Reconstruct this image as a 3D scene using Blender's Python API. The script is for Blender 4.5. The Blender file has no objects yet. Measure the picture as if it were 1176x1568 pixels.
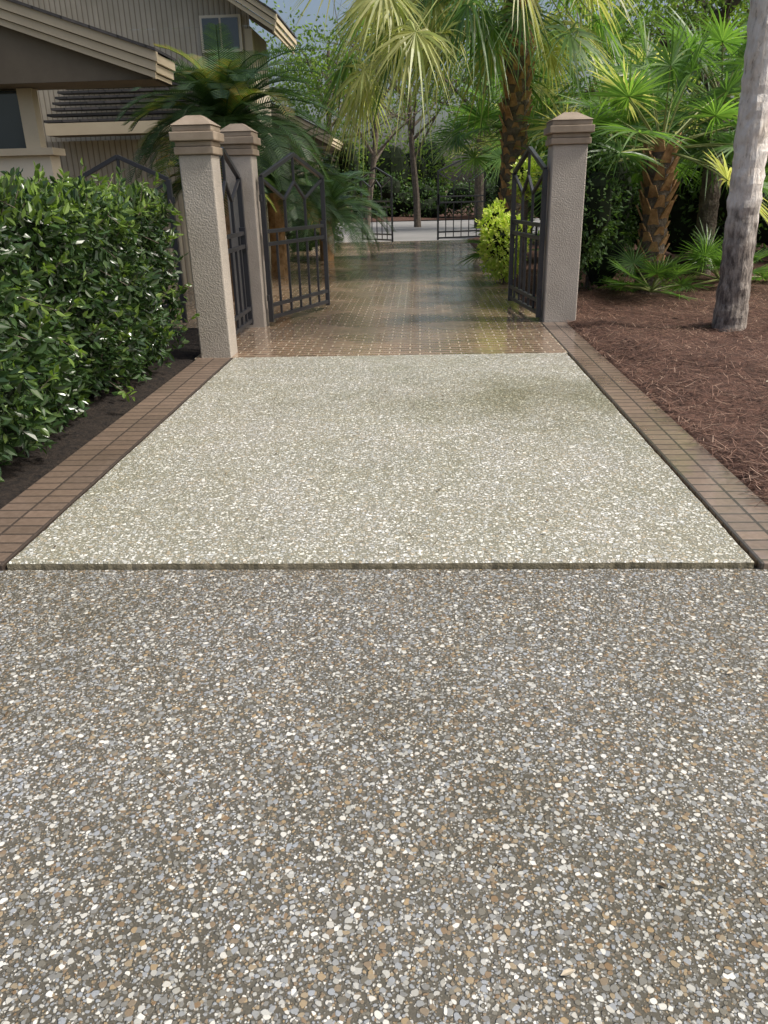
import bpy, math, numpy as np
from mathutils import Vector, Matrix
rng=np.random.default_rng(7)
sc=bpy.context.scene
# ------------------------------------------------ helpers
def nrm(a): return a/np.maximum(np.linalg.norm(a,axis=-1,keepdims=True),1e-9)
class MB:
    def __init__(s): s.V=[];s.F=[];s.M=[];s.n=0
    def add(s,V,F,m=0):
        V=np.asarray(V,float).reshape(-1,3);F=np.asarray(F,int)
        s.V.append(V);s.F.append(F+s.n);s.M.append(np.full(len(F),m));s.n+=len(V)
    def box(s,x0,x1,y0,y1,z0,z1,m=0):
        V=[(x,y,z) for z in(z0,z1) for y in(y0,y1) for x in(x0,x1)]
        s.add(V,[(0,2,3,1),(4,5,7,6),(0,1,5,4),(2,6,7,3),(0,4,6,2),(1,3,7,5)],m)
    def bar(s,p,q,w,h,m=0,up=(0,0,1)):
        p=np.array(p,float);q=np.array(q,float);d=q-p;L=np.linalg.norm(d);d/=L
        up=np.array(up,float)
        if abs(d@up)>.98: up=np.array([1.,0,0])
        a=nrm(np.cross(d,up));b=np.cross(a,d)
        V=[]
        for e in(p,q):
            for i,j in((-1,-1),(1,-1),(1,1),(-1,1)): V.append(e+a*i*w/2+b*j*h/2)
        s.add(V,[(3,2,1,0),(4,5,6,7),(0,1,5,4),(1,2,6,5),(2,3,7,6),(3,0,4,7)],m)
    def tube(s,P,R,k=8,m=0,rough=0,cap=True):
        P=np.asarray(P,float);n=len(P);R=np.asarray(R,float)*np.ones(n)
        T=nrm(np.gradient(P,axis=0));ref=np.array([1.,0,0]) if abs(T[0][2])>.7 else np.array([0,0,1.])
        a=nrm(np.cross(T,ref));b=np.cross(T,a)
        th=np.arange(k)/k*2*np.pi
        rr=R[:,None]*(1+rough*rng.normal(size=(n,k)))
        V=P[:,None]+rr[...,None]*(np.cos(th)[None,:,None]*a[:,None]+np.sin(th)[None,:,None]*b[:,None])
        i=np.arange(n-1)[:,None]*k;j=np.arange(k)[None];j2=(j+1)%k
        F=np.stack([i+j,i+j2,i+k+j2,i+k+j],-1).reshape(-1,4)
        s.add(V.reshape(-1,3),F,m)
    def leaves(s,P,D,L,W,m=0,N=None,simple=False):
        n=len(P);D=nrm(D);L=np.ones(n)*L;W=np.ones(n)*W
        r=rng.normal(size=(n,3)) if N is None else N
        S=nrm(np.cross(D,r));U=np.cross(S,D)
        L=L[:,None];W=W[:,None]
        if simple:
            V=np.stack([P,P+D*L*.45+S*W*.5+U*W*.15,P+D*L,P+D*L*.45-S*W*.5+U*W*.15],1)
            F=np.arange(n)[:,None]*4+np.array([[0,1,2,3]])
        else:
            V=np.stack([P,P+D*L*.33+S*W*.45+U*W*.14,P+D*L*.7+S*W*.4+U*W*.1,P+D*L-U*W*.2,P+D*L*.7-S*W*.4+U*W*.1,P+D*L*.33-S*W*.45+U*W*.14],1)
            F=(np.arange(n)[:,None,None]*6+np.array([[[0,1,2,3],[3,4,5,0]]])).reshape(-1,4)
        s.add(V.reshape(-1,3),F,m)
    def strips(s,P,D,S,L,W,droop,m=0,prof=(.25,1,.75,.06),ts=(0,.4,.75,1)):
        n=len(P);D=nrm(D);S=nrm(S);L=(np.ones(n)*L)[:,None];W=(np.ones(n)*W)[:,None];droop=(np.ones(n)*droop)[:,None]
        rows=[]
        for t,w in zip(ts,prof):
            c=P+D*L*t+np.array([0,0,-1.])*droop*L*t*t
            rows+= [c-S*W*w*.5,c+S*W*w*.5]
        V=np.stack(rows,1)
        k=len(ts)
        F=(np.arange(n)[:,None,None]*(2*k)+np.array([[[2*i,2*i+1,2*i+3,2*i+2] for i in range(k-1)]])).reshape(-1,4)
        s.add(V.reshape(-1,3),F,m)
    def build(s,name,mats,smooth=False,parent=None,bevel=0):
        me=bpy.data.meshes.new(name)
        V=np.concatenate(s.V);nf=sum(len(f) for f in s.F)
        loops=np.concatenate([f.reshape(-1) for f in s.F])
        tot=np.concatenate([np.full(len(f),f.shape[1]) for f in s.F])
        st=np.concatenate([[0],np.cumsum(tot)[:-1]])
        me.vertices.add(len(V));me.vertices.foreach_set('co',V.reshape(-1).astype(np.float32))
        me.loops.add(len(loops));me.loops.foreach_set('vertex_index',loops.astype(np.int32))
        me.polygons.add(nf);me.polygons.foreach_set('loop_start',st.astype(np.int32))
        for mt in mats: me.materials.append(mt)
        me.polygons.foreach_set('material_index',np.concatenate(s.M).astype(np.int32))
        me.update(calc_edges=True)
        me.polygons.foreach_set('use_smooth',np.full(nf,bool(smooth)))
        me.validate();me.update()
        o=bpy.data.objects.new(name,me);sc.collection.objects.link(o)
        if bevel:
            b=o.modifiers.new('bevel','BEVEL');b.width=bevel;b.segments=2;b.limit_method='ANGLE'
        if parent: o.parent=parent
        return o
def empty(name):
    o=bpy.data.objects.new(name,None);sc.collection.objects.link(o);return o
# ------------------------------------------------ materials
class NT:
    def __init__(s,name):
        s.m=bpy.data.materials.new(name);s.m.use_nodes=True;s.t=s.m.node_tree
        s.b=s.t.nodes['Principled BSDF'];s.out=s.t.nodes['Material Output']
        g=s.t.nodes.new('ShaderNodeNewGeometry');s.pos=g.outputs['Position'];s.isl=g.outputs['Random Per Island']
    def n(s,typ,ins=None,**kw):
        nd=s.t.nodes.new('ShaderNode'+typ)
        for k,v in kw.items(): setattr(nd,k,v)
        for k,v in (ins or {}).items():
            if isinstance(v,bpy.types.NodeSocket): s.t.links.new(v,nd.inputs[k])
            else: nd.inputs[k].default_value=v
        return nd
    def link(s,a,b): s.t.links.new(a,b)
    def ramp(s,fac,stops,interp='LINEAR'):
        r=s.n('ValToRGB',{'Fac':fac});cr=r.color_ramp;cr.interpolation=interp
        while len(cr.elements)<len(stops): cr.elements.new(.5)
        for e,(p,c) in zip(cr.elements,stops):
            e.position=p;e.color=(*c,1) if len(c)==3 else c
        return r.outputs['Color']
    def noise(s,scale,detail=4,vec=None,rough=.5):
        return s.n('TexNoise',{'Vector':vec or s.pos,'Scale':scale,'Detail':detail,'Roughness':rough}).outputs['Fac']
    def mix(s,f,a,b,typ='MIX'):
        nd=s.n('Mix',data_type='RGBA',blend_type=typ)
        for i,v in ((0,f),(6,a),(7,b)):
            if isinstance(v,bpy.types.NodeSocket): s.link(v,nd.inputs[i])
            else: nd.inputs[i].default_value=v if not isinstance(v,tuple) or len(v)==4 else (*v,1)
        return nd.outputs[2]
    def math(s,op,a,b=0,clamp=False):
        nd=s.n('Math',operation=op,use_clamp=clamp)
        for i,v in ((0,a),(1,b)):
            if isinstance(v,bpy.types.NodeSocket): s.link(v,nd.inputs[i])
            else: nd.inputs[i].default_value=v
        return nd.outputs[0]
    def mapr(s,v,a,b,c,d):
        return s.n('MapRange',{'Value':v,'From Min':a,'From Max':b,'To Min':c,'To Max':d}).outputs[0]
    def bump(s,h,st,dist=.01):
        nd=s.n('Bump',{'Height':h,'Strength':st,'Distance':dist});s.link(nd.outputs[0],s.b.inputs['Normal']);return nd
    def set(s,**kw):
        for k,v in kw.items():
            k=k.replace('_',' ')
            if isinstance(v,bpy.types.NodeSocket): s.link(v,s.b.inputs[k])
            else: s.b.inputs[k].default_value=v if not(isinstance(v,tuple) and len(v)==3) else (*v,1)
def leafmat(name,cols,rough=.4,trans=.3,tcol=None,spec=.5,gain=1.5):
    t=NT(name);k=len(cols)
    c=t.ramp(t.isl,[(i/(k-1),tuple(min(1,x*gain) for x in cc)) for i,cc in enumerate(cols)])
    big=t.noise(1.6,2)
    c=t.mix(t.mapr(big,.35,.65,0,.45),c,(.45,.45,.45,1),'MULTIPLY')
    t.set(Base_Color=c,Roughness=rough);t.b.inputs['Specular IOR Level'].default_value=spec
    tr=t.n('BsdfTranslucent',{'Color':t.mix(1,c,(*(tcol or (2.0,2.1,.9)),1),'MULTIPLY')})
    mx=t.n('MixShader',{0:trans});t.link(t.b.outputs[0],mx.inputs[1]);t.link(tr.outputs[0],mx.inputs[2])
    t.link(mx.outputs[0],t.out.inputs['Surface']);return t.m
def noisemat(name,c1,c2,scale=8,rough=.8,bump=.3,bscale=None,bdist=.01,spec=.3):
    t=NT(name);f=t.noise(scale,6,rough=.6)
    t.set(Base_Color=t.ramp(f,[(.3,c1),(.7,c2)]),Roughness=rough);t.b.inputs['Specular IOR Level'].default_value=spec
    if bump: t.bump(t.noise(bscale or scale*6,6),bump,bdist)
    return t.m
def pebblemat(name,matrix,cols,scale,wetlow,stain=None,size=.5,tone=(.25,.23,.2),dark=(.74,.72,.69),tmix=.6,big2c=(.84,.80,.72)):
    t=NT(name)
    wob=t.n('TexNoise',{'Vector':t.pos,'Scale':scale*.7,'Detail':1})
    off=t.n('VectorMath',{0:wob.outputs['Color'],1:(.5,.5,.5)},operation='SUBTRACT').outputs[0]
    off=t.n('VectorMath',{0:off,'Scale':.8/scale},operation='SCALE').outputs[0]
    pv=t.n('VectorMath',{0:t.pos,1:off},operation='ADD').outputs[0]
    def layer(sc_,th):
        v=t.n('TexVoronoi',{'Vector':pv,'Scale':sc_,'Randomness':1.})
        sep=t.n('SeparateColor',{0:v.outputs['Color']})
        col=t.ramp(sep.outputs[0],cols,'CONSTANT')
        col=t.mix(t.mapr(sep.outputs[1],0,1,0,tmix),col,(*tone,1),'MIX')
        thr=t.mapr(sep.outputs[2],0,1,th*.6,th*1.15)
        d=t.math('SUBTRACT',thr,v.outputs['Distance'])
        return col,t.mapr(d,0,.12,0,1),d
    c1,m1,d1=layer(scale,size);c2,m2,d2=layer(scale*1.9,size*1.05)
    base=t.mix(t.noise(scale*3,3),(*[x*.5 for x in matrix],1),(*[x*1.6 for x in matrix],1))
    c=t.mix(m2,base,c2);c=t.mix(m1,c,c1)
    c=t.mix(t.mapr(t.noise(scale*4,4),.3,.7,0,.35),c,(.6,.58,.55,1),'MULTIPLY')
    big=t.noise(.9,5,rough=.6)
    c=t.mix(t.mapr(big,.35,.65,0,1),c,t.mix(1,c,(*dark,1),'MULTIPLY'))
    big2=t.noise(3.3,4,rough=.6)
    c=t.mix(t.mapr(big2,.4,.7,0,.7),c,t.mix(1,c,(*big2c,1),'MULTIPLY'))
    if stain:
        x,y,r,scol=stain
        mp=t.n('Mapping',{'Vector':t.pos,'Location':(-x,-y*1.4,0),'Scale':(1,1.4,1)}).outputs[0]
        dd=t.n('VectorMath',{0:mp},operation='LENGTH').outputs['Value']
        dd=t.math('ADD',dd,t.mapr(t.noise(2.6,5),.3,.7,-.35,.35))
        c=t.mix(t.mapr(dd,r*.1,r,.85,0),c,t.mix(1,c,(*scol,1),'MULTIPLY'))
    h=t.math('MAXIMUM',t.math('MULTIPLY',m1,1.),t.math('MULTIPLY',m2,.6))
    t.set(Base_Color=c,Roughness=t.mapr(t.noise(1.3,4),.35,.65,wetlow,.55))
    t.b.inputs['Specular IOR Level'].default_value=.5
    t.bump(h,.75,.005);return t.m
def brickmat(name,c1,c2,mortar,bw,rh,off=.5,rough=(.12,.4),origin=(0,0,0),ms=.006,spec=.5,coat=0):
    t=NT(name)
    mp=t.n('Mapping',{'Vector':t.pos,'Location':origin})
    v=mp.outputs[0]
    br=t.n('TexBrick',{'Vector':v,'Color1':(*c1,1),'Color2':(*c2,1),'Mortar':(*mortar,1),'Scale':1.,'Mortar Size':ms,'Mortar Smooth':.2,'Bias':0.,'Brick Width':bw,'Row Height':rh},offset=off)
    n=t.noise(35,5);c=t.mix(t.mapr(n,.3,.7,0,.55),br.outputs['Color'],(.5,.47,.43,1),'MULTIPLY')
    big=t.noise(.8,4);c=t.mix(t.mapr(big,.35,.65,.0,.6),c,(.62,.6,.56,1),'MULTIPLY')
    rg=t.mapr(t.noise(1.5,5),.35,.65,*rough)
    t.set(Base_Color=c,Roughness=t.math('MAXIMUM',rg,t.math('MULTIPLY',br.outputs['Fac'],.6)))
    t.b.inputs['Specular IOR Level'].default_value=spec
    if coat:
        t.set(Coat_Weight=t.mapr(t.noise(1.1,4),.36,.55,coat*.45,coat));t.b.inputs['Coat Roughness'].default_value=.1
        bb=t.n('Bump',{'Height':t.math('SUBTRACT',t.noise(9,3),t.math('MULTIPLY',br.outputs['Fac'],.5)),'Strength':.3,'Distance':.014});t.link(bb.outputs[0],t.b.inputs['Coat Normal'])
    h=t.math('SUBTRACT',t.math('MULTIPLY',n,.25),br.outputs['Fac'])
    t.bump(h,.5,.005);return t.m

M_apron=pebblemat('pebble_aggregate',(.105,.098,.078),[(0,(.24,.165,.095)),(.13,(.21,.215,.215)),(.30,(.33,.36,.40)),(.5,(.38,.285,.165)),(.6,(.53,.54,.52)),(.75,(.15,.14,.115)),(.87,(.80,.80,.76))],68,.28,size=.57,tone=(.255,.25,.215),tmix=.55,dark=(.80,.79,.75),big2c=(.84,.82,.76))
M_slab=pebblemat('worn_aggregate',(.235,.23,.185),[(0,(.34,.315,.24)),(.22,(.56,.56,.53)),(.40,(.24,.23,.19)),(.53,(.48,.50,.51)),(.66,(.90,.90,.87)),(.86,(.42,.35,.25))],58,.33,stain=(.72,5.75,1.35,(.58,.57,.45)),size=.54,tone=(.45,.45,.41),tmix=.38,dark=(.88,.89,.84),big2c=(.88,.87,.78))
M_slabside=noisemat('slab_side',(.13,.115,.07),(.34,.30,.21),20,.9,.5)
M_brick=brickmat('wet_brick',(.37,.245,.16),(.26,.18,.12),(.56,.48,.36),.2,.1,.5,(.14,.34),ms=.008,spec=.5,coat=1.)
M_bordL=brickmat('border_brick',(.235,.175,.135),(.17,.13,.102),(.07,.055,.045),.168,.10,0,(.3,.55),(2.17,0,0),ms=.008,spec=.35)
M_bordR=brickmat('border_brick_wet',(.33,.245,.19),(.25,.19,.15),(.08,.065,.05),.142,.10,0,(.18,.4),(-1.42,0,0),ms=.008,spec=.45,coat=.9)
M_joint=noisemat('joint_dark',(.015,.013,.01),(.04,.035,.028),30,.95,.3)
M_ground=noisemat('ground_soil',(.06,.045,.03),(.10,.09,.04),.6,.95,.4,20)
M_street=noisemat('street_concrete',(.18,.18,.175),(.25,.245,.235),.7,.8,.2,60)
M_straw_bed=noisemat('pine_straw_bed',(.032,.016,.011),(.12,.062,.043),14,.9,.9,40,.03)
M_dark_mulch=noisemat('dark_mulch',(.006,.005,.005),(.032,.024,.018),25,.95,1,50,.02)
t=NT('pine_needles');t.set(Base_Color=t.ramp(t.isl,[(0,(.04,.02,.013)),(.45,(.125,.063,.042)),(.85,(.22,.125,.085)),(1,(.42,.30,.22))]),Roughness=.6);M_needle=t.m
M_stucco=noisemat('stucco',(.365,.33,.28),(.455,.415,.36),3,.85,.9,70,.01)
M_cap=noisemat('pillar_cap_stucco',(.25,.20,.145),(.36,.295,.225),5,.75,.3,60,.004)
t=NT('gate_paint');t.set(Base_Color=(.05,.052,.058),Roughness=.32,Metallic=.2);M_gate=t.m
M_cream=noisemat('cream_paint',(.66,.59,.45),(.72,.65,.51),2,.6,.1)
M_trim=noisemat('tan_trim',(.54,.46,.32),(.60,.52,.37),3,.6,.1)
t=NT('vertical_siding')
w=t.n('TexWave',{'Vector':t.pos,'Scale':3.2,'Distortion':0.},wave_type='BANDS',bands_direction='X').outputs['Fac']
t.set(Base_Color=t.mix(t.mapr(w,0,.2,0,1),(.24,.20,.145,1),t.ramp(t.noise(3,4),[(.3,(.42,.38,.29)),(.7,(.52,.47,.37))])),Roughness=.8);t.bump(w,.5,.01);M_siding=t.m
t=NT('roof_shingles')
br=t.n('TexBrick',{'Vector':t.pos,'Color1':(.045,.045,.046,1),'Color2':(.10,.093,.09,1),'Mortar':(.02,.02,.02,1),'Scale':1.,'Mortar Size':.012,'Brick Width':.3,'Row Height':.17})
t.set(Base_Color=t.mix(t.mapr(t.noise(12,5),.3,.7,0,.6),br.outputs[0],(.5,.5,.5,1),'MULTIPLY'),Roughness=.85);t.bump(br.outputs['Fac'],-.7,.02);M_roof=t.m
M_soffit=noisemat('soffit',(.15,.125,.09),(.19,.16,.115),3,.9,0)  # eave shade painted into the colour of soffits and gable infill
t=NT('window_glass');t.set(Base_Color=(.05,.065,.07),Roughness=.05);t.b.inputs['Specular IOR Level'].default_value=.9;M_glass=t.m
L_hedge=leafmat('hedge_leaf',[(.018,.04,.015),(.03,.062,.02),(.046,.088,.026),(.026,.055,.022),(.065,.105,.03)],.27,.16,spec=.65,gain=1.25)
L_hedge2=leafmat('hedge_new_leaf',[(.07,.12,.03),(.11,.18,.036),(.16,.24,.05)],.33,.3,gain=1.25)
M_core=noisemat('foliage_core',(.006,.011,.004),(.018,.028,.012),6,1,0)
L_sago=leafmat('sago_leaf',[(.024,.056,.024),(.038,.08,.032),(.055,.105,.038)],.42,.2,gain=1.35,spec=.4)
L_sagoy=leafmat('sago_leaf_sun',[(.12,.13,.03),(.08,.13,.03),(.2,.15,.04)],.4,.3)
L_fan=leafmat('fan_leaf',[(.045,.09,.028),(.065,.13,.036),(.10,.175,.045)],.36,.42,gain=1.6)
L_fany=leafmat('fan_leaf_yellow',[(.20,.23,.07),(.32,.32,.13),(.28,.33,.13)],.4,.5,(1.6,1.6,.95),gain=1.6)  # sunlit fronds: sunlight painted into the leaf colour as yellow
L_tree=leafmat('tree_leaf',[(.045,.075,.022),(.07,.115,.03),(.12,.17,.045)],.6,.5,spec=.15,gain=1.7)
L_dark=leafmat('shrub_leaf',[(.022,.048,.016),(.038,.075,.022),(.06,.105,.028)],.45,.25,spec=.3)
L_lime=leafmat('lime_leaf',[(.30,.42,.05),(.46,.56,.09),(.62,.64,.22)],.4,.35,(1.3,1.35,.8),gain=1.4)
M_bark=noisemat('bark',(.07,.055,.045),(.20,.165,.13),9,.95,1,30,.03)
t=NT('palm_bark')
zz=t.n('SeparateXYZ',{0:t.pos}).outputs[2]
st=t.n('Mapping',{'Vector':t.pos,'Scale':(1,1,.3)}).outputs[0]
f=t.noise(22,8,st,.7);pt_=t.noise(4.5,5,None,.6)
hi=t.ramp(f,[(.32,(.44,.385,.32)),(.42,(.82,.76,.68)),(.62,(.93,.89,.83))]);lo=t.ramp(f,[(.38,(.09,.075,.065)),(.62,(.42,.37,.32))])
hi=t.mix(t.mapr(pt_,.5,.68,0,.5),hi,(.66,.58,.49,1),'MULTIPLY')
t.set(Base_Color=t.mix(t.mapr(t.math('ADD',zz,t.mapr(t.noise(5,4),.3,.7,-.3,.3)),.9,1.4,0,1),lo,hi),Roughness=.9);t.bump(f,1,.05);M_palmbark=t.m  # pale upper bark, dark foot: sunlight and shade painted into the colour
M_boot=noisemat('palm_boots',(.19,.10,.04),(.56,.35,.18),8,.85,.8,30,.02)
M_petiole=noisemat('petiole',(.15,.20,.06),(.28,.3,.10),5,.5,0)
# ------------------------------------------------ ground surfaces
def sheet(name,x0,x1,y0,y1,z,mat,zb=None,bevel=0):
    m=MB();m.box(x0,x1,y0,y1,z-.02 if zb is None else zb,z,0);return m.build(name,[mat],bevel=bevel)
m=MB();m.add([(-400,-200,-.06),(400,-200,-.06),(400,700,-.06),(-400,700,-.06)],[(0,1,2,3)]);m.build('ground',[M_ground])
m=MB();m.box(-9,9,-4,2.977,-.05,0,0);m.build('exposed_aggregate_driveway',[M_apron])
def rim(x0,x1,y0,y1,z):   # slab with slightly chipped, wandering edges
    m=MB();pts=[]
    nx,ny=150,190
    for i in range(nx): pts.append((x0+(x1-x0)*i/nx,y0))
    for i in range(ny): pts.append((x1,y0+(y1-y0)*i/ny))
    for i in range(nx): pts.append((x1-(x1-x0)*i/nx,y1))
    for i in range(ny): pts.append((x0,y1-(y1-y0)*i/ny))
    P=np.array(pts);n=len(P);c=np.array([(x0+x1)/2,(y0+y1)/2])
    jit=np.abs(rng.normal(size=n))*.002+.0015*np.sin(np.arange(n)*.21)
    inw=-np.sign(P-c)*(np.abs(np.abs(P-c)-np.array([(x1-x0)/2,(y1-y0)/2]))<1e-6)
    A=P+inw*jit[:,None];B=A+inw*.012
    i=np.arange(n);j=(i+1)%n
    zz=np.full((n,1),1.)
    V=np.concatenate([np.c_[A,zz*-.04],np.c_[A,zz*(z-.009)],np.c_[B,zz*z]])
    m.add(V,np.stack([i,j,j+n,i+n],-1),1);m.add(V,np.stack([i+n,j+n,j+2*n,i+2*n],-1),0)
    g=len(V);top=np.arange(2*n,3*n)
    m.F.append((top+m.n-g)[None,:]);m.M.append(np.array([0]))
    return m
rim(-1.815,1.395,2.985,7.485,.034).build('aggregate_slab',[M_slab,M_slabside])
sheet('expansion_joint',-1.85,1.43,2.95,7.52,-.004,M_joint,-.05)
sheet('brick_border',-2.17,-1.828,2.97,7.5,.028,M_bordL,-.05,.005)
sheet('brick_border',1.412,1.70,2.97,9.32,.030,M_bordR,-.05,.005)
m=MB();m.box(-2.2,1.409,7.503,9.30,-.05,.026,0);m.box(-6,1.45,9.30,25.5,-.05,.026,0);m.build('brick_driveway',[M_brick])
sheet('street',-80,80,26,43,-.02,M_street,-.05)
def bed(name,x0,x1,y0,y1,mat,fz,nx=90,ny=120):
    m=MB();X,Y=np.meshgrid(np.linspace(x0,x1,nx),np.linspace(y0,y1,ny))
    Z=fz(X,Y)+rng.normal(size=X.shape)*.006
    i=np.arange(ny-1)[:,None]*nx+np.arange(nx-1)[None]
    m.add(np.stack([X,Y,Z],-1),np.stack([i,i+1,i+nx+1,i+nx],-1).reshape(-1,4));return m.build(name,[mat],smooth=True)
def fr(X,Y):
    e=np.clip((X-np.where(Y<9.6,1.70,1.46)+.03*np.sin(Y*6)+.02*np.sin(Y*17))/.35,0,1)
    return np.where(e<=0,-.03,.02+e*(.05+.03*np.sin(X*2.1+Y*1.3)+.025*np.sin(X*5+1)*np.sin(Y*4)))
bed('pine_straw_mulch',1.40,13,2.97,26,M_straw_bed,fr,180,300)
def fl(X,Y):
    e=np.clip((-2.17-X)/.3,0,1);return np.where(e<=0,-.03,.0+e*(.03+.02*np.sin(X*5)*np.sin(Y*4)))
bed('dark_mulch',-9,-2.15,2.97,9.28,M_dark_mulch,fl)
bed('garden_bed',-60,60,43.2,75,M_straw_bed,lambda X,Y:.02+.06*np.sin(X*.7)*np.sin(Y*.5),60,40)
m=MB();n=24000
X=1.70+(rng.random(n)**1.4)*4.2;Y=3+rng.random(n)*12
k=(Y<9.3)|(X>1.9);X=X[k];Y=Y[k];n=len(X)
Z=np.maximum(fr(X,Y),.03)+.008+rng.random(n)*.025
a=rng.random(n)*2*np.pi;D=np.stack([np.cos(a),np.sin(a),rng.normal(size=n)*.15],-1)
m.strips(np.stack([X,Y,Z],-1),D,np.cross(D,[0,0,1.]),.06+rng.random(n)*.09,.0038,rng.normal(size=n)*.08,0,(1,1,1,.5))
m.build('pine_straw',[M_needle])
m=MB();n=420
X=rng.uniform(-3,3,n);Y=rng.uniform(.3,9.2,n);Z=np.where((Y>2.98),.04,.006)
k=((X>-1.8)&(X<1.38))|(Y<2.9);X=X[k];Y=Y[k];Z=Z[k];n=len(X)
a=rng.random(n)*6.28;D=np.stack([np.cos(a),np.sin(a),rng.random(n)*.15],-1)
m.leaves(np.stack([X,Y,Z],-1),D,rng.uniform(.008,.03,n),rng.uniform(.004,.012,n),0,N=np.tile([0,0,1.],(n,1)))
n=50;X=rng.uniform(-1.8,2.1,n);Y=rng.uniform(.5,8,n);Z=np.where(Y>2.97,.038,.005)
a=rng.random(n)*6.28;D=np.stack([np.cos(a),np.sin(a),0*a],-1)
m.strips(np.stack([X,Y,Z],-1),D,np.cross(D,[0,0,1.]),.05+rng.random(n)*.06,.0025,0,0,(1,1,1,.5))
for (x,y,l) in((.28,1.12,.035),(-.47,.72,.05),(-.62,4.0,.04),(.55,3.25,.035),(2.3,4.7,.06),(2.6,5.9,.05),(-.9,2.9,.03),(1.0,2.2,.03)):
    m.leaves(np.array([[x,y,.006 if y<2.96 else .05 if x<1.5 else .1]]),np.array([[1,.4,.1]]),l,l*.4,1,N=np.array([[0,0,1.]]))
M_litter=noisemat('litter',(.05,.035,.02),(.16,.11,.06),60,.8,0);M_litter2=noisemat('dry_leaf',(.35,.3,.22),(.5,.44,.34),60,.7,0)
m.build('leaf_litter',[M_litter,M_litter2])
# ------------------------------------------------ hedge
def hedge():
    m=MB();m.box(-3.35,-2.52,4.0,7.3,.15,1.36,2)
    def bul(a,b): return .07*np.sin(a*3.1+b*2)+.05*np.sin(a*7.3+b*5.1+1)+.04*np.sin(a*13+b*9)+.025*np.sin(a*23-b*19)
    n=10500
    y=rng.uniform(3.85,7.42,n);z=rng.random(n)**.9*1.5+.08
    x=-2.26+bul(y,z)-np.clip(.45-z,0,1)*.35-np.clip(z-1.4,0,1)*1.3-rng.random(n)**1.1*.34
    P=np.stack([x,y,z],-1);D=np.stack([np.ones(n)*.6,np.zeros(n),-np.ones(n)*.05],-1)+rng.normal(size=(n,3))*.6
    k=rng.random(n)<(.07+.5*(z>1.38))
    L=rng.uniform(.05,.10,n)
    m.leaves(P[~k],D[~k],L[~k],L[~k]*.46,0);m.leaves(P[k]+[.02,0,.01],D[k],L[k]*.95,L[k]*.44,1)
    n=4500
    x=rng.uniform(-3.4,-2.25,n);y=rng.uniform(3.85,7.42,n);z=1.53+bul(x*2,y)*.5-rng.random(n)**1.5*.2
    P=np.stack([x,y,z],-1);D=np.stack([np.zeros(n),np.zeros(n),np.ones(n)],-1)+rng.normal(size=(n,3))*.6
    k=rng.random(n)<.5;L=rng.uniform(.05,.09,n)
    m.leaves(P[~k],D[~k],L[~k],L[~k]*.5,0);m.leaves(P[k],D[k],L[k],L[k]*.48,1)
    n=5000
    x=rng.uniform(-3.4,-2.25,n);e=rng.random(n)<.5;z=rng.uniform(.15,1.5,n)
    y=np.where(e,3.85+rng.random(n)*.2,7.45-rng.random(n)*.2)
    D=np.stack([np.zeros(n),np.where(e,-1,1)*.7,np.zeros(n)],-1)+rng.normal(size=(n,3))*.5
    L=rng.uniform(.05,.09,n);m.leaves(np.stack([x,y,z],-1),D,L,L*.5,0)
    for i in range(110):
        y=rng.uniform(4,7.4);z=rng.uniform(.2,1.6) if i%2 else rng.uniform(1.45,1.55);x=-2.28+rng.uniform(-.05,.1)-(0 if i%2 else rng.random()*.8)
        d=nrm(np.array([.5 if i%2 else .1,rng.normal()*.4,.5 if rng.random()<.7 else -.3]));l=rng.uniform(.08,.22)
        p=np.array([x,y,z]);m.tube([p,p+d*l],[.003,.002],4,3)
        q=p+d*l*rng.random((8,1));m.leaves(q,d+rng.normal(size=(8,3))*.7,.065,.03,1 if i%3 else 0)
    for y in np.arange(4.2,7.4,.42):
        for s in range(3):
            p=np.array([-2.65+rng.normal()*.08,y+rng.normal()*.08,0]);m.tube([p,p+[rng.normal()*.1,rng.normal()*.1,.5]],[.014,.01],5,3)
    m.build('hedge',[L_hedge,L_hedge2,M_core,M_bark])
hedge()
# ------------------------------------------------ pillars
def pillar(x0,x1,y0,y1,h):
    e=empty('gate_pillar')
    m=MB();m.box(x0,x1,y0,y1,-.05,h-.30,0);m.build('shaft',[M_stucco],parent=e,bevel=.012)
    m=MB()
    def ring(g,z0,z1): m.box(x0-g,x1+g,y0-g,y1+g,z0,z1,0)
    ring(.028,h-.298,h-.235);ring(.015,h-.233,h-.19);ring(.05,h-.188,h-.115);ring(.025,h-.113,h-.065)
    g=.04;cx=(x0+x1)/2;cy=(y0+y1)/2;s=.07
    V=[(x0-g,y0-g,h-.063),(x1+g,y0-g,h-.063),(x1+g,y1+g,h-.063),(x0-g,y1+g,h-.063),(cx-s,cy-s,h+.02),(cx+s,cy-s,h+.02),(cx+s,cy+s,h+.02),(cx-s,cy+s,h+.02)]
    m.add(V,[(3,2,1,0),(4,5,6,7),(0,1,5,4),(1,2,6,5),(2,3,7,6),(3,0,4,7)])
    m.build('cap',[M_cap],parent=e,bevel=.008)
pillar(-2.14,-1.84,7.51,7.81,2.13)
pillar(-2.15,-1.84,9.31,9.62,2.19)
pillar(1.445,1.82,9.33,9.70,2.21)
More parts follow.
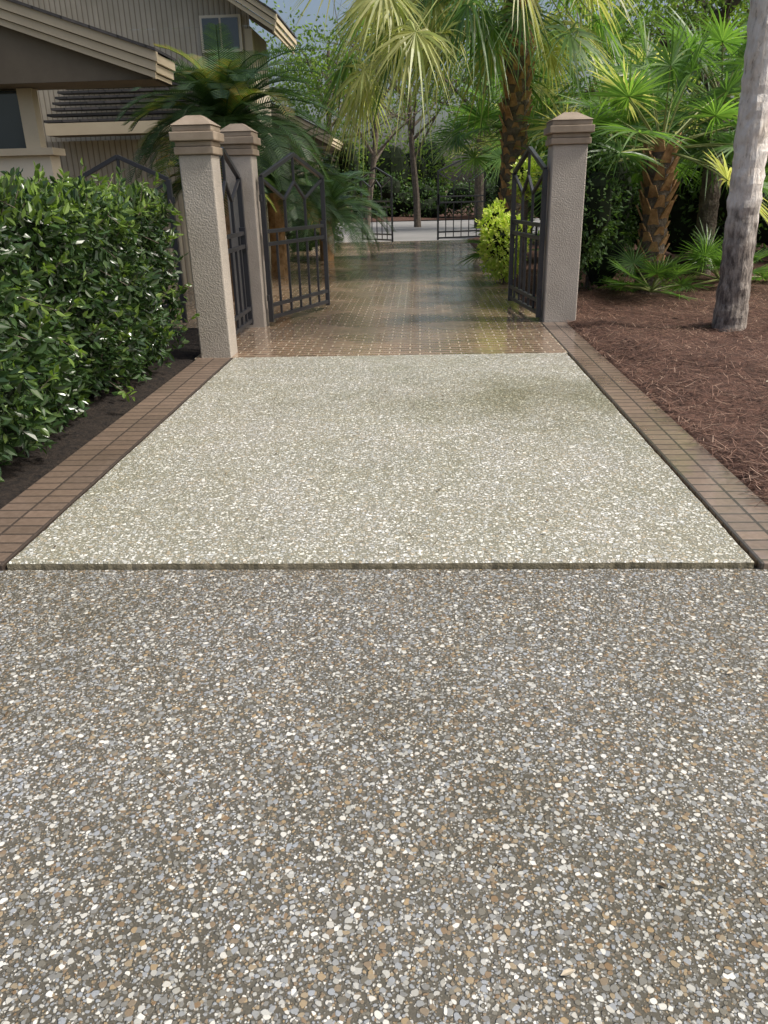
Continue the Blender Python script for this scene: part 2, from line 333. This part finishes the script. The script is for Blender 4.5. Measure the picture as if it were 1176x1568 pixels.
# ------------------------------------------------ gates
def gate(name,p0,p1,s=1.,z0=.1,peak=.25):
    m=MB();p0=np.array(p0,float);p1=np.array(p1,float);W=np.linalg.norm(p1-p0);u=(p1-p0)/W
    def pt(a,z): q=p0+u*a*W;return (q[0],q[1],z*s)
    T=1.67;pk=T+peak
    def bar(a,za,b,zb,w=.03): m.bar(pt(a,za),pt(b,zb),w,w)
    e=.02/W
    bar(0,z0-.03,0,T,.055);bar(1,z0-.03,1,T,.055)
    bar(0,T,.5,pk,.045);bar(.5,pk,1,T,.045)
    for z in(z0+.02,.26,.95,1.09): bar(e,z,1-e,z,.042)
    nb=6
    for i in range(1,nb): bar(i/nb,z0+.03,i/nb,.94,.028)
    for a in(.18,.5,.82): bar(a,.96,a,1.08,.024)
    for a in(1/3,2/3): bar(a,1.1,a,1.43,.032)
    bar(1/3,1.43,.02,1.64,.032);bar(1/3,1.43,.5,1.62,.032);bar(2/3,1.43,.5,1.62,.032);bar(2/3,1.43,.98,1.64,.032)
    bar(.5,1.62,.5,pk-.02,.03)
    m.bar(pt(.985,.9),pt(.985,1.15),.07,.07)
    for z in(.35,1.45): m.bar((p0-u*.05)[[0,1]].tolist()+[z*s],pt(0,z),.03,.07)
    return m.build(name,[M_gate],bevel=.003)
gate('driveway_gate',(-1.78,9.45),(-1.25,10.83))
gate('driveway_gate',(1.395,9.45),(1.225,10.95))
gate('driveway_gate',(-1.75,25.3),(-.80,24.3),1.1)
gate('driveway_gate',(1.95,25.2),(.55,24.7),1.18)
gate('side_gate',(-1.99,7.9),(-1.99,9.25))
gate('garden_gate',(-2.85,9.5),(-3.95,9.5))
# ------------------------------------------------ house
H=empty('house')
def roofprism(par,name,xe,ze,slope,xl,y0,y1,thick=.26,infill=True):
    zl=ze+slope*(xe-xl)
    m=MB()
    V=[(xe,y0,ze),(xl,y0,zl),(xl,y1,zl),(xe,y1,ze)]
    V2=[(x,y,z+.03) for x,y,z in V]
    m.add(V+V2,[(4,7,6,5),(0,4,5,1),(3,2,6,7),(0,3,7,4),(1,5,6,2)],0)
    for dy,a,b in((0,.002,.10),(.03,.10,.19),(.06,.19,thick)):
        P=[(xe-dy,y0+.03+dy,ze-a),(xl,y0+.03+dy,zl-a),(xl,y0+.03+dy,zl-b),(xe-dy,y0+.03+dy,ze-b)]
        Q=[(x,y+.05,z) for x,y,z in P]
        m.add(P+Q,[(0,1,2,3),(7,6,5,4),(0,3,7,4),(3,2,6,7),(0,4,5,1)],1)
        m.box(xe-dy-.05,xe-dy-.02,y0+.085+dy,y1,ze-b,ze-a-.01,1)
    if infill:
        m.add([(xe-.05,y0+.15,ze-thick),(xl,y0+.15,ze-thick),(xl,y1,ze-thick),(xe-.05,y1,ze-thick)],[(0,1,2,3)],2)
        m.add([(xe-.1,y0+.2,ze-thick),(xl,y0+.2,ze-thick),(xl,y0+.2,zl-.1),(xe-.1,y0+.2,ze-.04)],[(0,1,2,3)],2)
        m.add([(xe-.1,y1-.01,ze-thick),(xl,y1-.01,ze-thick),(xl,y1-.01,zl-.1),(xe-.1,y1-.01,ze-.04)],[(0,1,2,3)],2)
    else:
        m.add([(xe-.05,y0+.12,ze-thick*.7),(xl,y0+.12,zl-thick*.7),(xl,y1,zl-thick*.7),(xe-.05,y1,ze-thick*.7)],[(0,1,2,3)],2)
    m.build(name,[M_roof,M_trim,M_soffit],parent=par)
roofprism(H,'front_roof',-2.9,2.98,.335,-9,9.75,10.55,thick=.255)
m=MB();m.box(-9,-4.5,10.25,10.52,0,1.99,0);m.box(-9,-4.42,10.17,10.53,1.992,2.07,1)
m.box(-9,-4.66,10.38,10.52,2.072,2.715,0)
m.box(-4.78,-4.60,10.26,10.42,2.073,2.718,1);m.box(-5.6,-5.5,10.28,10.42,2.073,2.718,1)
m.build('front_wing_walls',[M_cream,M_trim],parent=H)
m=MB();m.box(-5.49,-4.79,10.355,10.378,2.08,2.71,0);m.build('front_window',[M_glass],parent=H)
m=MB()
for i in range(9): m.box(-6.2,-5.62,10.34,10.37,2.09+i*.065,2.13+i*.065,0)
m.build('shutter',[M_trim],parent=H)
m=MB();m.box(-9,-3.4,14.5,16.4,0,2.4,0);m.build('middle_wing_walls',[M_siding],parent=H)
m=MB()
for i in range(9):
    y=14.0+i*.27;z=2.655+(y-14)*.42;xl=-6.15-(i*.05)
    m.box(xl+rng.normal()*.01,-3.0,y,y+.28,z,z+.035,0)
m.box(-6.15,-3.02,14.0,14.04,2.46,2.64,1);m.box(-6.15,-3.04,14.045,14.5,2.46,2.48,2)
m.build('middle_roof',[M_roof,M_trim,M_soffit],parent=H)
m=MB();m.box(-12,-3.1,16.5,18.2,0,4.35,0);m.add([(-12,16.5,4.352),(-3.1,16.5,4.352),(-3.1,16.5,4.55),(-12,16.5,9.9)],[(0,1,2,3)],0)
m.box(-3.2,-3.06,16.46,16.6,0,4.3,1);m.build('upper_storey_walls',[M_siding,M_trim],parent=H)
roofprism(H,'upper_roof',-2.5,4.42,.62,-12,15.9,18.5,infill=False)
m=MB();m.box(-4.0,-3.24,16.40,16.498,3.93,4.52,1);m.box(-3.95,-3.64,16.38,16.402,3.98,4.47,0);m.box(-3.60,-3.29,16.38,16.402,3.98,4.47,0)
m.build('upper_window',[M_glass,M_cream],parent=H)
m=MB();m.box(-12,-3.4,24.3,30,0,2.7,0);m.build('rear_wing_walls',[M_siding],parent=H)
roofprism(H,'rear_roof',-2.4,2.95,.5,-12,23.8,30)
# ------------------------------------------------ palms
def fanfrond(m,c,dirv,Lp,R,droop,mi,nl=40,span=150):
    dirv=nrm(np.array(dirv,float));t=np.linspace(0,1,5)[:,None]
    P=c+dirv*Lp*t+np.array([0,0,-1])*droop*Lp*.35*t*t
    m.tube(P,np.linspace(.016,.008,5),5,2)
    f=nrm(P[-1]-P[-2]);s=np.cross(f,[0,0,1.]);
    if np.linalg.norm(s)<.1: s=np.array([1.,0,0])
    s=nrm(s);roll=rng.normal()*.4;n0=np.cross(s,f);s=s*math.cos(roll)+n0*math.sin(roll);n_=np.cross(s,f)
    th=np.radians(np.linspace(-span,span,nl))+rng.normal(size=nl)*.02
    c_,s_=np.cos(th)[:,None],np.sin(th)[:,None]
    D=c_*f+s_*s+n_*(.12+.25*np.abs(s_))*.6
    S=-s_*f+c_*s+n_*np.where(np.arange(nl)%2,.55,-.55)[:,None]
    L=R*(.72+.28*np.cos(th/1.4))*rng.uniform(.88,1.06,nl)
    w=2*math.radians(span)/nl*R*.36
    m.strips(np.tile(P[-1],(nl,1)),D,S,L,w,droop*(.25+.75*rng.random(nl))*.9,mi,(.05,1,.6,.35,.03),(0,.33,.6,.82,1))
def fanpalm(name,base,h,nf,Lp,R,droop,emin,emax,tr=.13,boots=False,ymix=.15,bark=M_palmbark,extra=None,lean=(0,0)):
    m=MB();base=np.array(base,float);top=base+[lean[0],lean[1],h]
    k=max(6,int(h*14));t=np.linspace(0,1,k)[:,None]
    P=base+(top-base)*t;P[:,2]-=.05*(1-t[:,0])
    rr=tr*(1+.15*np.exp(-t[:,0]*h*3))*(1+.025*np.sin(np.arange(k)*2.1))
    if h>.2: m.tube(P,rr,18,3,.035)
    if boots:
        nb=int(h*34)
        for i in range(nb):
            a=i*2.4;z=h*(.12+.9*i/nb);p=base+(top-base)*(z/h)
            d=np.array([math.cos(a),math.sin(a),0]);q=p+d*tr*.8
            l=rng.uniform(.14,.26)*(1 if z>h*.5 else .6)
            e=q+d*l*.55+np.array([0,0,l]);sd=np.array([-d[1],d[0],0])
            w0,w1=.075,.035
            V=[q-sd*w0,q+sd*w0,q+sd*w0+d*.03,q-sd*w0+d*.03,e-sd*w1,e+sd*w1,e+sd*w1+d*.02,e-sd*w1+d*.02]
            m.add(V,[(0,1,5,4),(2,3,7,6),(1,2,6,5),(3,0,4,7),(4,5,6,7)],4)
    for i in range(nf):
        az=i*2.39996+rng.normal()*.2;el=math.radians(emax+(emin-emax)*(i/max(nf-1,1))**.8+rng.normal()*6)
        d=[math.cos(az)*math.cos(el),math.sin(az)*math.cos(el),math.sin(el)]
        fanfrond(m,top,d,Lp*rng.uniform(.8,1.15),R*rng.uniform(.85,1.1),droop*rng.uniform(.7,1.3),1 if rng.random()<ymix else 0)
    for e in (extra or []): fanfrond(m,top,*e)
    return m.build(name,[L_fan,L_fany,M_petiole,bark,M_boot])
ex=[]
for i in range(28):
    a=math.radians(190+rng.uniform(-55,60));ex.append(((math.cos(a),math.sin(a),rng.uniform(-.12,.3)),rng.uniform(1.3,3.3),.95,rng.uniform(1.0,1.7),1 if rng.random()<.65 else 0))
fanpalm('palm_tree',(1.72,15.6,0),5.0,34,1.4,.95,.9,-50,60,.22,True,.35,M_bark,extra=ex)
fanpalm('fan_palm',(3.24,11.6,0),1.9,28,1.15,.78,.4,-15,75,.17,True,.04,M_bark)
fanpalm('fan_palm',(3.3,14.9,0),1.9,22,1.3,.8,.4,0,75,.12,False,.1,M_bark)
fanpalm('fan_palm',(4.6,13.5,0),2.6,30,1.3,.9,.5,-30,75,.15,False,.03,M_bark)
fanpalm('fan_palm',(2.2,19.0,0),2.5,28,1.3,.85,.45,-5,75,.12,False,.12,M_bark)
fanpalm('fan_palm',(3.0,23.0,0),2.6,22,1.4,.95,.5,-10,75,.12,False,.2,M_bark)
fanpalm('fan_palm',(3.4,17.5,0),3.2,28,1.3,.95,.6,-40,70,.14,False,.15,M_bark)
fanpalm('palmetto',(3.15,11.1,.02),.12,12,.45,.42,.3,5,60,.06,False,.0,M_bark)
fanpalm('palmetto',(4.5,12.3,.02),.12,14,.6,.5,.3,5,70,.06,False,.0,M_bark)
fanpalm('palmetto',(1.85,16.6,.02),.3,14,.7,.55,.3,5,70,.06,False,.0,M_bark)
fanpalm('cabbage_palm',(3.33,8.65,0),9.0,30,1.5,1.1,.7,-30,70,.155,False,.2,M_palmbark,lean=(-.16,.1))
def sago(name,base,h,nf,L,ymix=.08):
    m=MB();base=np.array(base,float);top=base+[0,0,h]
    m.tube([base-[0,0,.05],base+[0,0,h*.5],top],[.17,.16,.15],12,2,.1)
    for i in range(nf):
        az=i*2.39996+rng.normal()*.15;u=i/nf
        e0=math.radians(82-75*u+rng.normal()*5);curl=math.radians(70+30*rng.random());l=L*rng.uniform(.85,1.1)
        hv=np.array([math.cos(az),math.sin(az),0]);N=9
        P=[top.copy()]
        for j in range(1,N):
            e=e0-curl*(j/(N-1))**1.2;P.append(P[-1]+(hv*math.cos(e)+np.array([0,0,math.sin(e)]))*l/(N-1))
        P=np.array(P);m.tube(P,np.linspace(.012,.004,N),4,0)
        k=46;tt=np.linspace(.1,.99,k)*(N-1);idx=np.minimum(tt.astype(int),N-2);fr_=(tt-idx)[:,None]
        Q=P[idx]*(1-fr_)+P[idx+1]*fr_;T=nrm(P[idx+1]-P[idx]);S=np.tile(np.cross(hv,[0,0,1.]),(k,1));U=np.cross(S,T)
        ll=.17*np.sin(np.clip(tt/(N-1),.08,1)*2.6+.3)**.7*l
        mi=1 if rng.random()<ymix else 0
        for sg in(-1,1):
            m.strips(Q,S*sg*.85+T*.55+U*.3,T,ll,.018,.15,mi,(1,1,.7,.1))
    return m.build(name,[L_sago,L_sagoy,M_boot])
sago('sago_palm',(-2.68,11.9,0),2.35,95,1.6,.1)
sago('sago_palm',(-2.15,19.0,0),.95,60,1.75,.02)
sago('sago_palm',(-2.7,15.6,0),1.5,70,1.6,.05)
sago('sago_palm',(-3.3,13.2,0),1.7,44,1.1,.3)
# ------------------------------------------------ shrubs & trees
def clump(m,c,r,n,L,mi,simple=True,core=None,lo=.55):
    c=np.array(c,float);r=np.array(r,float)
    d=nrm(rng.normal(size=(n,3)));ph=rng.random(3)*6
    lump=1+.16*np.sin(d[:,0]*5+ph[0])*np.sin(d[:,1]*5+ph[1])+.12*np.sin(d[:,2]*9+ph[2]+d[:,0]*4)
    rad=(lo+(1-lo)*rng.random(n)**.5)*lump
    P=c+d*rad[:,None]*r
    m.leaves(P,d+rng.normal(size=(n,3))*.8,rng.uniform(.7,1.3,n)*L,L*.5,mi,simple=simple)
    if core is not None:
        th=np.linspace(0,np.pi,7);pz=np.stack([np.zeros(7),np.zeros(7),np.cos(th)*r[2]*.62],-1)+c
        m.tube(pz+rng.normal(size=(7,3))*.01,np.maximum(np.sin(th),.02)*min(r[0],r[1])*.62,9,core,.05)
def shrub(name,c,r,n,L,mat,cl=5,simple=True):
    m=MB()
    for i in range(cl):
        o=np.array([rng.uniform(-1,1)*r[0]*.45,rng.uniform(-1,1)*r[1]*.45,rng.uniform(-.5,.4)*r[2]])
        s=rng.uniform(.5,.75)
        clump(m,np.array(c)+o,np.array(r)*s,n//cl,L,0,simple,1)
    m.tube([(c[0],c[1],-.03),(c[0],c[1],c[2])],[.05,.03],6,2)
    return m.build(name,[mat,M_core,M_bark])
shrub('variegated_shrub',(1.38,13.4,.66),(.42,.5,.68),3000,.085,L_lime,7,False)
shrub('ivy_shrub',(2.05,10.9,1.3),(.45,.6,.85),4200,.07,L_dark,7)
shrub('ivy_shrub',(2.5,12.1,1.1),(.7,.6,1.1),3800,.08,L_dark,7)
shrub('flowering_shrub',(1.52,12.0,1.75),(.25,.3,.4),1000,.07,L_lime,4)
def massr(name,items,L,mat,dens=1500,core=True):
    m=MB()
    for (x,y,z,rx,ry,rz) in items:
        for i in range(4):
            o=np.array([rng.uniform(-.5,.5)*rx,rng.uniform(-.5,.5)*ry,rng.uniform(-.4,.5)*rz])
            clump(m,np.array([x,y,z])+o,np.array([rx,ry,rz])*rng.uniform(.5,.8),dens//4,L,0,True,1 if core else None)
    m.build(name,[mat,M_core])
it=[(x,rng.uniform(15,19),rng.uniform(.8,1.6),1.3,1.2,rng.uniform(1.1,1.7)) for x in np.arange(4.0,13,1.1)]
it+=[(x,21+rng.uniform(0,3),1.6,1.5,1.2,rng.uniform(1.6,2.2)) for x in np.arange(3.9,15,1.3)]
massr('shrubbery',it,.12,L_dark,1300)
it=[(x,rng.uniform(21.8,23.5),1.0,.9,.9,rng.uniform(1,1.5)) for x in np.arange(-7,-2.2,1.0)]
massr('shrubbery',it,.11,L_dark,1000)
massr('shrubbery',[(-2.6,27,1.7,1.0,1,1.9),(3.1,27.0,1.5,.9,1,1.7)],.12,L_dark,1800)
it=[(x,47+rng.uniform(-1,3),1.0,2.2,1.8,rng.uniform(1.2,1.9)) for x in np.arange(-16,18,1.9)]
massr('distant_hedgerow',it,.2,L_dark,1000)
it=[(x,56+rng.uniform(-3,5),2.6,3,2.5,rng.uniform(1.8,3.6)) for x in np.arange(-22,24,3.0)]
massr('distant_shrubs',it,.26,L_tree,1300)
def tree(name,base,h,spread,nl,L,mat,tr=.18,limbs=7,zmin=.45,cr=1.0,core=False):
    m=MB();b=np.array(base,float);top=b+[rng.normal()*.3,rng.normal()*.3,h*.8]
    t=np.linspace(0,1,7)[:,None];P=b+(top-b)*t+np.sin(t*5+rng.random()*6)*[.12,.1,0];P[0,2]-=.1
    m.tube(P,np.linspace(tr,tr*.35,7),9,1,.05)
    ends=[top]
    for i in range(limbs):
        u=rng.uniform(zmin,.95);p=b+(top-b)*u;a=i*2.4+rng.normal()*.3
        e=p+np.array([math.cos(a)*spread*rng.uniform(.5,1),math.sin(a)*spread*rng.uniform(.5,1),h*rng.uniform(.05,.28)])
        mid=(p+e)/2+[0,0,-.1*spread*rng.random()+.1]
        m.tube([p,mid,e],[tr*.4,tr*.25,tr*.1],6,1,.04);ends+= [e,mid+rng.normal(size=3)*.3]
        for j in range(4):
            q=mid+(e-mid)*rng.random();g=q+rng.normal(size=3)*spread*.25+[0,0,.3];m.tube([q,g],[tr*.12,tr*.04],5,1);ends.append(g)
            for kk in range(3): m.tube([q+(g-q)*rng.uniform(.3,.9),g+rng.normal(size=3)*spread*.15],[tr*.04,tr*.015],4,1)
    for e in ends: clump(m,e,np.array([1,1,.7])*cr*rng.uniform(.6,1.1),nl//len(ends),L,0,True,None,.15)
    m.build(name,[mat,M_bark])
for (x,y,h,s,n_) in((-5,50,11,4,4500),(2.4,34,9,3.0,3600),(7,33,9,3.5,4500),(-9,36,10,3.5,4000),(10,26,8,3,4000),(7.2,22,7.5,2.8,4800),(12,20,8,3,3500),(9.5,16.5,7,2.6,4500),(14,45,12,4,3500),(5,55,12,4,4500)):
    tree('tree',(x,y,0),h,s,n_,.16 if y<40 else .26,L_tree,.16+.008*h,8,.35,1.25 if y<40 else 2.0)
tree('bare_tree',(-1.9,31,0),9,2.6,500,.10,L_tree,.13,14,.3,.9)
tree('bare_tree',(-.2,36,0),9,2.6,900,.13,L_tree,.16,12,.3,1.1)
# ------------------------------------------------ light
az=math.radians(100);el=math.radians(52)
v=Vector((math.sin(az)*math.cos(el),math.cos(az)*math.cos(el),math.sin(el)))
sd=bpy.data.lights.new('sun','SUN');sd.energy=4.1;sd.angle=math.radians(8);sd.color=(1,.95,.88)
so=bpy.data.objects.new('sun',sd);so.rotation_euler=v.to_track_quat('Z','Y').to_euler();sc.collection.objects.link(so)
w=bpy.data.worlds.new('World');sc.world=w;w.use_nodes=True
nt=w.node_tree;bg=nt.nodes['Background'];sk=nt.nodes.new('ShaderNodeTexSky');sk.sky_type='NISHITA';sk.sun_disc=False
sk.sun_elevation=el;sk.sun_rotation=az;sk.dust_density=6;sk.air_density=1.0
nt.links.new(sk.outputs[0],bg.inputs[0]);bg.inputs[1].default_value=.15
# ------------------------------------------------ camera
cd=bpy.data.cameras.new('camera');cd.sensor_fit='VERTICAL';cd.sensor_height=36;cd.lens=27.32;cd.clip_end=2000
co=bpy.data.objects.new('camera',cd);sc.collection.objects.link(co)
f=Vector((-.0476,.9231,-.3826)).normalized();r=Vector((.9989,.0419,-.0232));r=(r-f*r.dot(f)).normalized();u=r.cross(f)
M=Matrix((( r.x,u.x,-f.x,0),(r.y,u.y,-f.y,0),(r.z,u.z,-f.z,1.5),(0,0,0,1)))
co.matrix_world=M;sc.camera=co
sc.view_settings.view_transform='Standard';sc.view_settings.look='None';sc.view_settings.exposure=0
